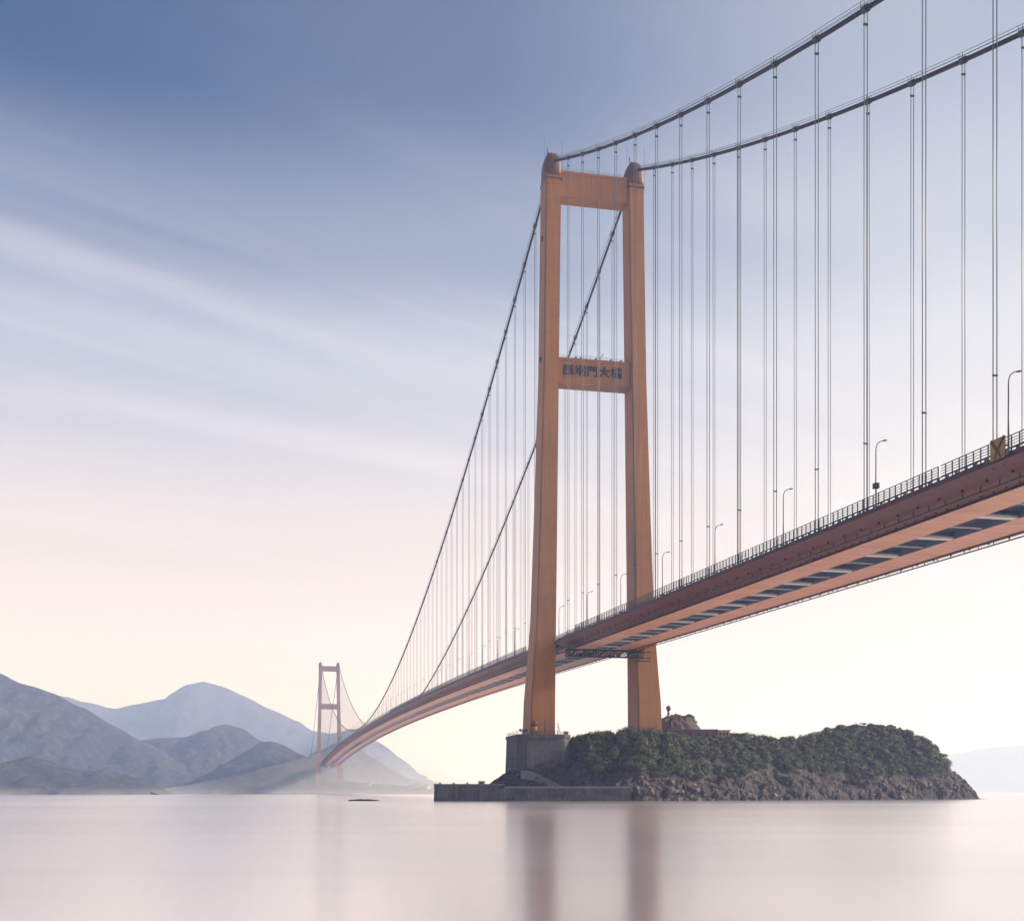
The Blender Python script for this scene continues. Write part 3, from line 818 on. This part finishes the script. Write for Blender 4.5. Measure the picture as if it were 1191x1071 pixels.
# sloping concrete track from the pedestal down to the quay
m = MB(); pts = [(606, 400), (618, 398.5), (632, 396.8), (648, 394.6), (664, 392.5), (684, 391.4)]
rows = []
for i in range(26):
    t = i / 25 * (len(pts) - 1); k = min(int(t), len(pts) - 2); q = t - k
    X = px(pts[k][0] + (pts[k + 1][0] - pts[k][0]) * q, 396); Y = pts[k][1] + (pts[k + 1][1] - pts[k][1]) * q
    z = max(isl(X, Y, False), isl(X, Y - 1.3, False)) + 0.5
    rows.append([(X, Y - 1.4, z - 0.15), (X, Y + 1.3, z + 0.1), (X, Y + 1.3, z - 3), (X, Y - 1.9, z - 3)])
m.loft(rows); tag(m.build('path', M['concrete']), 'sloping grey concrete track down to the quay', 'path', kind='structure')

# flat islet out in the water
bm = bmesh.new(); bmesh.ops.create_icosphere(bm, subdivisions=4, radius=1.0)
for v in bm.verts:
    d = v.co.copy(); v.co = Vector((d.x * 5.6, d.y * 2.4, d.z * 0.62)) * (1 + 0.25 * noise.noise(Vector((d.x * 3.2, d.y * 2, 5)))) + Vector((0, 0, 0.35 * noise.noise(Vector((d.x * 5, d.y * 3, 1)))))
me = bpy.data.meshes.new('rock_islet'); bm.to_mesh(me); bm.free(); me.materials.append(M['clamp'])
o = bpy.data.objects.new('rock_islet', me); COL.objects.link(o); o.location = (px(423, 392), 392, -0.05)
tag(o, 'low black rock just breaking the water surface apart from the quay', 'rock')

# ------------------------------------------------------------------ things standing on the pedestal and the island
PZ = 20.4 + CAM_Z
fl = tag(empty('floodlight_stand', bridge_pt(-28.9, -8.0, PZ), TH), 'dark stand of three round floodlights on the pedestal corner', 'floodlights')
m = MB(); m.tube([(0, 0, 0), (0, 0, 1.1)], 0.1, 6); m.tube([(-0.9, 0, 1.1), (1.5, 0, 1.1)], 0.08, 5); m.tube([(-0.8, 0, 0), (0, 0, 1.0)], 0.07, 5); m.tube([(1.2, 0, 0), (0.6, 0, 1.1)], 0.07, 5); m.build('stand', M['clamp'], fl)
for k in (-0.8, 0.3, 1.4):
    m = MB(); m.loft([[(k + r * math.cos(a * 0.628), yy, 1.6 + r * math.sin(a * 0.628)) for a in range(10)] for r, yy in ((0.2, 0.4), (0.42, 0.1), (0.52, -0.2), (0.5, -0.25))]); m.build('lamp', M['clamp'], fl)
hp = tag(empty('hopper', bridge_pt(-24.6, -8.6, PZ), TH), 'rusty cone-topped hopper on a stand before the outer tower leg', 'hopper')
m = MB(); m.lathe([(0.9, 1.5), (1.0, 2.6), (0.75, 2.9)], n=12); m.build('body', M['tower'], hp)
m = MB(); m.lathe([(1.45, 3.6), (1.5, 3.75), (0.5, 4.6), (0.08, 4.8)], n=12); m.lathe([(0.7, 2.9), (1.3, 3.6)], n=12); m.build('cap', M['saddle'], hp)
m = MB()
for a in (-0.7, 0.7):
    for b in (-0.7, 0.7): m.tube([(a, b, 0), (a, b, 1.6)], 0.12, 5)
m.tube([(-0.7, -0.7, 0.2), (0.7, -0.7, 1.4)], 0.08, 4); m.build('stand', M['clamp'], hp)
mast = tag(empty('mast', bridge_pt(-20.7, -8.2, PZ), TH), 'thin dark mast in front of the outer tower leg', 'mast')
m = MB(); m.tube([(0, 0, 0), (0, 0, 5.4)], [0.16, 0.1], 6); m.build('pole', M['clamp'], mast)
m = MB(); m.box(-0.25, 0.25, -0.25, 0.25, 0, 0.5); m.build('foot', M['concrete'], mast)
ld = tag(empty('ladder_frame', bridge_pt(-15.2, -5.5, PZ), TH), 'pale A-shaped ladder frame beside the outer tower leg', 'ladder')
m = MB()
for y in (-0.4, 0.4): m.tube([(0, y, 0), (0, y, 4.6)], 0.07, 5); m.tube([(1.1, y, 0), (0, y, 4.3)], 0.07, 5)
m.build('stile', M['slotbeam'], ld)
m = MB()
for k in range(9): m.tube([(0, -0.4, 0.4 + k * 0.5), (0, 0.4, 0.4 + k * 0.5)], 0.05, 4)
m.tube([(0, 0.4, 1.2), (0.8, 0.4, 1.2)], 0.05, 4); m.build('rung', M['slotbeam'], ld)
cb = tag(empty('equipment_cabinet', bridge_pt(-13.0, -8.4, PZ), TH), 'small pale cabinet at the inner end of the pedestal top', 'cabinet')
m = MB(); m.box(-0.7, 0.7, -0.5, 0.5, 0.15, 1.3); m.box(-0.6, 0.6, -0.4, 0.4, 0, 0.15); m.build('body', M['slotbeam'], cb)
m = MB(); m.box(-0.62, -0.02, -0.56, -0.51, 0.22, 1.22); m.box(0.02, 0.62, -0.56, -0.51, 0.22, 1.22); m.build('door', M['lamp'], cb)
m2 = tag(empty('mast', bridge_pt(21.2, -7.4, 19.6 + CAM_Z), TH), 'thin mast in front of the inner tower leg rising from the shrubs', 'mast')
m = MB(); m.tube([(0, 0, 0), (0, 0, 5.6)], [0.14, 0.09], 6); m.build('pole', M['clamp'], m2)
m = MB(); m.box(-0.25, 0.25, -0.25, 0.25, -0.3, 0.4); m.build('foot', M['concrete'], m2)
sc = tag(empty('work_platform', bridge_pt(15.8, -7.0, 19.6 + CAM_Z), TH), 'small dark work platform with rails against the inner tower leg', 'platform')
m = MB(); m.box(-1.2, 1.2, -0.7, 0.7, 1.6, 1.75)
for x in (-1.1, 1.1):
    for y in (-0.6, 0.6): m.tube([(x, y, -0.5), (x, y, 1.7)], 0.08, 5)
m.build('deck', M['clamp'], sc)
m = MB()
for x in (-1.1, 0, 1.1): m.tube([(x, -0.6, 1.7), (x, -0.6, 2.9)], 0.06, 4)
m.tube([(-1.1, -0.6, 2.8), (1.1, -0.6, 2.8)], 0.06, 4); m.tube([(-1.1, -0.6, 2.25), (1.1, -0.6, 2.25)], 0.05, 4); m.tube([(1.1, 0.6, 1.7), (1.1, 0.6, 4.0)], 0.07, 4); m.build('rail', M['clamp'], sc)

# rocky mound with the harbour beacon, and the flat-roofed building beside it
MZ = 462.0
M['soil'] = paint('bare_soil', (0.15, 0.10, 0.085), 0.5, 0.95, 0.8, False)
def mound_h(x, y):
    u = (x - px(790, MZ)) / 11.0; v = (y - MZ) / 12.0
    d = math.sqrt((u * (0.72 if u < 0 else 1.0)) ** 2 + v * v)
    base = pz(834, MZ)
    z = base - 9.5 * max(0, d - 0.42) ** 1.1 * 1.6
    return max(z, 10.0) + 1.6 * fbm(x * 0.16, y * 0.16, 7.0) + 0.6 * fbm(x * 0.6, y * 0.6, 2.0)
m_xs = [px(790, MZ) - 17 + 34 * i / 60 for i in range(61)]
mound = tag(grid_mesh('rock_mound', m_xs, lambda x: [MZ - 15 + 32 * j / 50 for j in range(51)], mound_h, M['soil'], False), 'bare brown rock mound behind the inner tower leg', 'mound', kind='structure')
m = MB()
for _ in range(70):
    x = px(rnd.uniform(786, 809), MZ); y = MZ + rnd.uniform(-4, 4); crown(m, Vector((x, y, mound_h(x, y) + 0.2)), rnd.uniform(0.5, 1.2), 34, 0.28)
tag(m.build('bush', M['leaf'], None, False, False), 'low dark bush crowning the bare rock mound', 'bush')
bx_, by_ = px(777.5, 458), 458
bc = tag(empty('harbour_beacon', (bx_, by_, pz(837, 458))), 'dull red and pale banded harbour beacon with a round lantern on the rock mound', 'beacon')
def red_fn(gg, b):
    setin(gg, b, Base_Color=(0.20, 0.075, 0.05), Roughness=0.6)
M['red'] = material('beacon_red', red_fn)
M['white'] = paint('beacon_white', (0.46, 0.40, 0.36), 0.85, 0.5, 1.0)
m = MB(); m.lathe([(1.3, -1.5), (1.2, 0.0), (0.95, 0.5), (0.55, 0.55)], n=12); m.build('base', M['white'], bc, False)
for k in range(4):
    m = MB(); m.lathe([(0.55 - k * 0.02, 0.55 + k * 0.75), (0.55 - (k + 1) * 0.02, 0.55 + (k + 1) * 0.75)], n=12); m.build('column', M['white' if k % 2 else 'red'], bc, True)
m = MB(); m.lathe([(0.5, 3.55), (0.95, 3.75), (0.95, 3.9), (0.4, 3.92)], n=14); m.build('gallery', M['red'], bc)
m = MB(); m.lathe([(0.3, 3.9), (0.75, 4.1), (1.0, 4.55), (1.0, 4.95), (0.72, 5.45), (0.3, 5.65), (0.06, 6.0)], n=16); m.build('lantern', M['saddle'], bc, True)
M['plaster'] = paint('brown_plaster', (0.21, 0.135, 0.115), 0.75, 0.8, 0.6)
M['plaster_lit'] = paint('sunlit_plaster', (0.62, 0.36, 0.20), 0.8, 0.7, 0.6)  # sunlight on the end wing is put into this brighter colour
bz = pz(861, 448)
bl = tag(empty('flat_roofed_building', (px(788, 448), 448, bz), R(-6)), 'low brown flat-roofed building with an end coloured sunlit orange beside the rock mound', 'building')
LB = px(834, 448) - px(788, 448); top = pz(849, 448) - bz
m = MB(); m.box(-4, LB, 0, 7, -4, top); m.build('wall', M['plaster'], bl)
m = MB(); m.box(LB + 0.01, LB + 4.6, -0.6, 7, -4, top - 0.35); m.build('end_wing', M['plaster_lit'], bl)
m = MB(); m.box(-4.3, LB + 0.1, -0.35, 7.3, top + 0.01, top + 0.35); m.box(LB + 0.12, LB + 5.0, -1.0, 7.3, top - 0.34, top - 0.02); m.build('roof', M['concrete'], bl)
for k in range(4):
    a = 0.8 + k * (LB - 2) / 4; m = MB(); m.box(a, a + 1.3, -0.06, -0.003, top - 2.6, top - 1.2); m.build('window', M['clamp'], bl)
for k in range(3):
    a = LB + 0.7 + k * 1.3; m = MB(); m.box(a, a + 0.7, -0.66, -0.603, top - 2.2, top - 1.0); m.build('window', M['clamp'], bl)
sh_ = tag(empty('site_shed', (px(780, 436), 436, pz(858, 436)), R(10)), 'small pale pitched-roof shed tucked beside the inner tower leg', 'shed')
m = MB(); m.box(-1.8, 1.8, -1.2, 1.2, -2, 1.2); m.add([(-1.8, -1.2, 1.2), (-1.8, 1.2, 1.2), (-1.8, 0, 2.0), (1.8, -1.2, 1.2), (1.8, 1.2, 1.2), (1.8, 0, 2.0)], [(0, 1, 2), (5, 4, 3)]); m.build('wall', M['white'], sh_)
m = MB(); m.loft([[(-2, -1.5, 1.05), (-2, 0, 2.12), (-2, 1.5, 1.05), (-2, 1.5, 1.2), (-2, 0, 2.27), (-2, -1.5, 1.2)], [(2, -1.5, 1.05), (2, 0, 2.12), (2, 1.5, 1.05), (2, 1.5, 1.2), (2, 0, 2.27), (2, -1.5, 1.2)]]); m.build('roof', M['saddle'], sh_)
m = MB(); m.box(-0.4, 0.4, -1.26, -1.21, -0.6, 0.9); m.build('door', M['clamp'], sh_)
# thin railing along the island's low saddle
fp = [(872, 451), (890, 455), (908, 459), (926, 463), (944, 467), (958, 471)]
fo = px(872, 451); m = MB(); rows = []
for i in range(31):
    t = i / 30 * 5; k = min(int(t), 4); q = t - k
    Z = fp[k][1] + (fp[k + 1][1] - fp[k][1]) * q + 1; X = px(fp[k][0] + (fp[k + 1][0] - fp[k][0]) * q, Z)
    rows.append(Vector((X - fo, Z - 451, isl(X, Z, False) - 16)))
fe = tag(empty('hillside_railing', (fo, 451, 16)), 'thin pale railing along the low saddle of the island skyline', 'railing')
m = MB()
for r_ in rows: m.tube([r_ - Vector((0, 0, 0.8)), r_ + Vector((0, 0, 2.6))], 0.06, 4)
m.build('post', M['slotbeam'], fe)['kind'] = 'stuff'
m = MB()
for hh in (1.9, 2.5): m.tube([r_ + Vector((0, 0, hh)) for r_ in rows], 0.035, 4)
m.build('rail', M['slotbeam'], fe)

# ------------------------------------------------------------------ far hills
def hill_fn(c1, c2, c3):
    def fn(gg, b):
        o = gg.n('ShaderNodeTexCoord').outputs['Object']
        s3 = gg.n('ShaderNodeSeparateXYZ', {0: o})
        n1 = gg.noise(o, 0.006, 6, 0.65); n2 = gg.noise(o, 0.05, 8, 0.75)
        c = gg.mix(gg.ramp(n1, [(0.40, 0.0), (0.60, 1.0)]), c1, c2)
        c = gg.mix(gg.ramp(n2, [(0.50, 0.0), (0.64, 0.9)]), c, c3)
        shore = gg.n('ShaderNodeMapRange', {0: gg.math('ADD', s3.outputs[2], gg.math('MULTIPLY', n2, 8.0)), 1: 6.0, 2: 14.0, 3: 0.9, 4: 0.0}).outputs[0]
        setin(gg, b, Base_Color=gg.mix(shore, c, (0.22, 0.19, 0.18)), Roughness=0.95, Normal=bump(gg, n2, 14.0, 1.0))
    return fn
M['hill'] = material('wooded_hill', hill_fn((0.012, 0.018, 0.018), (0.030, 0.036, 0.030), (0.10, 0.095, 0.075)))
def hill(name, label, sil, zr, zf, back, step, amp, seed, shore=True):
    """ridge of the given outline at depth zr, falling to the water at zf in front and at zr + back behind"""
    tab = [(px(x, zr), max(pz(y, zr), -6)) for x, y in sil]
    x0, x1 = tab[0][0], tab[-1][0]; n = int((x1 - x0) / step) + 1
    nyf = max(10, int((zr - zf) / step)); nyb = 8
    def H(x): return lerp_table(tab, x)[0]
    hm = max(t[1] for t in tab)
    def ys_of(x): return [zf + (zr - zf) * j / nyf for j in range(nyf + 1)] + [zr + back * (j + 1) / nyb for j in range(nyb)]
    def zf_(x, y):
        h = H(x)
        # spurs and gullies: the front slope starts nearer or farther
        f = zf + (zr - zf) * (0.55 * (1 - min(1.0, max(h, 0) / hm)) + 0.25 * (0.5 + 0.8 * fbm(x / (90 * step / 8), seed, 0, 3)))
        if y <= zr:
            t = (y - f) / max(zr - f, 1.0)
            if t < 0: return -6.0
            z = h * (0.72 * t + 0.28 * t * t * (3 - 2 * t)) + (4 if t > 0 else 0) * min(1, t * 25) * (1 - t)
            e = math.sin(math.pi * min(1, t)) 
        else:
            t = (y - zr) / back; z = h * (1 - t) - 6 * t; e = math.sin(math.pi * t)
        if z > 0:
            rg = 1 - abs(fbm(x / (34 * step / 8) + 0.35 * fbm(y / (50 * step / 8), seed), y / (120 * step / 8), seed + 5, 4)) * 1.6
            z += amp * 0.8 * e * (rg - 0.5) * min(1, z / 12)
            z += amp * (0.10 + e * 0.7) * (fbm(x / (45 * step / 8), y / (60 * step / 8), seed, 6)) * min(1, z / 12) + 0.35 * step * 0.25 * fbm(x / step, y / step, seed, 3)
        return z
    xs = [x0 + (x1 - x0) * i / n for i in range(n + 1)]
    o = grid_mesh(name, xs, ys_of, zf_, M['hill'], True)
    return tag(o, label, 'hill', kind='structure')
hill('headland', 'dark wooded headland nearest across the water', [(-60, 884), (-20, 889), (0, 887), (20, 882), (38, 878), (60, 885), (80, 893), (100, 896), (120, 895), (138, 898), (155, 904), (172, 911), (182, 918), (190, 924)], 1500, 1330, 200, 6, 10, 1.0)
hill('hill', 'big dark hill sloping down from the frame edge', [(-260, 800), (-150, 770), (-60, 768), (0, 783), (30, 796), (60, 806), (100, 824), (130, 843), (165, 862), (200, 884), (230, 905), (255, 924)], 2350, 1750, 700, 9, 30, 2.0)
hill('hill', 'rounded blue wooded hill in the middle distance', [(60, 924), (90, 900), (120, 878), (150, 864), (190, 858), (215, 857), (240, 849), (262, 842), (282, 847), (305, 862), (330, 880), (360, 902), (385, 924)], 2750, 2150, 600, 9, 28, 3.0)
hill('hill', 'darker hill ending beside the far bridge tower', [(200, 924), (235, 903), (262, 888), (290, 871), (303, 863), (314, 861), (332, 867), (352, 878), (372, 889), (392, 900), (415, 912), (440, 924)], 2120, 1880, 420, 7, 16, 4.0)
hill('mountain', 'pale hazy mountain with a broad summit', [(-150, 830), (-40, 812), (60, 807), (100, 816), (135, 823), (165, 818), (192, 812), (215, 797), (237, 793), (257, 797), (285, 810), (320, 827), (345, 838), (365, 850), (385, 852), (410, 847), (440, 862), (470, 884), (495, 906), (520, 926)], 5500, 4200, 1200, 20, 66, 5.0)
hill('hill', 'pale low hill behind the far tower running down to the sea', [(330, 924), (352, 890), (372, 872), (392, 863), (410, 868), (432, 880), (455, 894), (475, 905), (500, 916), (520, 924)], 3000, 2500, 600, 9, 22, 6.0)
hill('hill', 'faint far coast at the seaward side of the island', [(900, 924), (960, 908), (1040, 890), (1110, 876), (1150, 869), (1191, 866), (1260, 868), (1330, 880)], 12000, 11200, 900, 45, 60, 8.0)
hill('shore', 'low bright shore below the far tower', [(300, 926), (330, 916), (360, 911), (400, 908), (440, 911), (475, 914), (505, 917), (540, 926)], 2060, 1960, 200, 7, 5, 9.0)
# pale houses on that shore
for i, (x, y) in enumerate([(478, 913), (485, 911), (491, 914), (497, 912), (430, 909), (447, 911)]):
    Z = 2035; h = tag(empty('shore_house', (px(x, Z), Z, pz(y + 3.5, Z)), R(20 * i)), ['tiny white house first from the quay end on the far shore', 'tiny white house second from the quay end on the far shore', 'tiny white house third from the quay end on the far shore', 'tiny white house fourth from the quay end on the far shore', 'tiny white house nearest the far tower on the far shore', 'tiny white house second nearest the far tower on the far shore'][[3, 2, 1, 0, 4, 5][i]], 'house', 'white houses on the far shore')
    m = MB(); m.box(-4, 4, -3, 3, -3, 4); m.build('wall', M['white'], h)
    m = MB(); m.loft([[(-4.4, -3.5, 4.02), (-4.4, 0, 6), (-4.4, 3.5, 4.02)], [(4.4, -3.5, 4.02), (4.4, 0, 6), (4.4, 3.5, 4.02)]]); m.build('roof', M['concrete'], h)

# ------------------------------------------------------------------ air
def volume(name, density, color, aniso):
    m = bpy.data.materials.new(name); m.use_nodes = True; t = m.node_tree; t.nodes.clear(); gg = G(t)
    v = gg.n('ShaderNodeVolumePrincipled', {'Color': (*color, 1), 'Density': density, 'Anisotropy': aniso, 'Absorption Color': (1, 1, 1, 1)})
    gg.n('ShaderNodeOutputMaterial', {'Volume': v.outputs[0]}); return m
m = MB(); m.box(-12200, 12200, -1700, 14200, -7.5, 550)
tag(m.build('haze', volume('haze_air', 0.00022, (0.42, 0.57, 1.0), 0.12)), 'pale sea haze over the whole strait', 'haze', kind='stuff')

mm = MB()
rings = []
for k in range(25):
    rr_ = 1.0 - k / 24.0 if k < 24 else 0.004
    zz_ = 95.0 * (1 - rr_) ** 1.6
    rings.append([(430 * rr_ * math.cos(2 * math.pi * a / 48), 230 * rr_ * math.sin(2 * math.pi * a / 48), zz_) for a in range(48)])
rings.insert(0, [(430 * math.cos(2 * math.pi * a / 48), 230 * math.sin(2 * math.pi * a / 48), -1.0) for a in range(48)])
mm.loft(rings)
o = mm.build('mist', volume('mist_air', 0.0028, (0.97, 0.98, 1.0), 0.3)); o.location = (px(415, 2010), 2010, 1.5)
tag(o, 'pale bank of mist round the foot of the far tower', 'mist', kind='stuff')
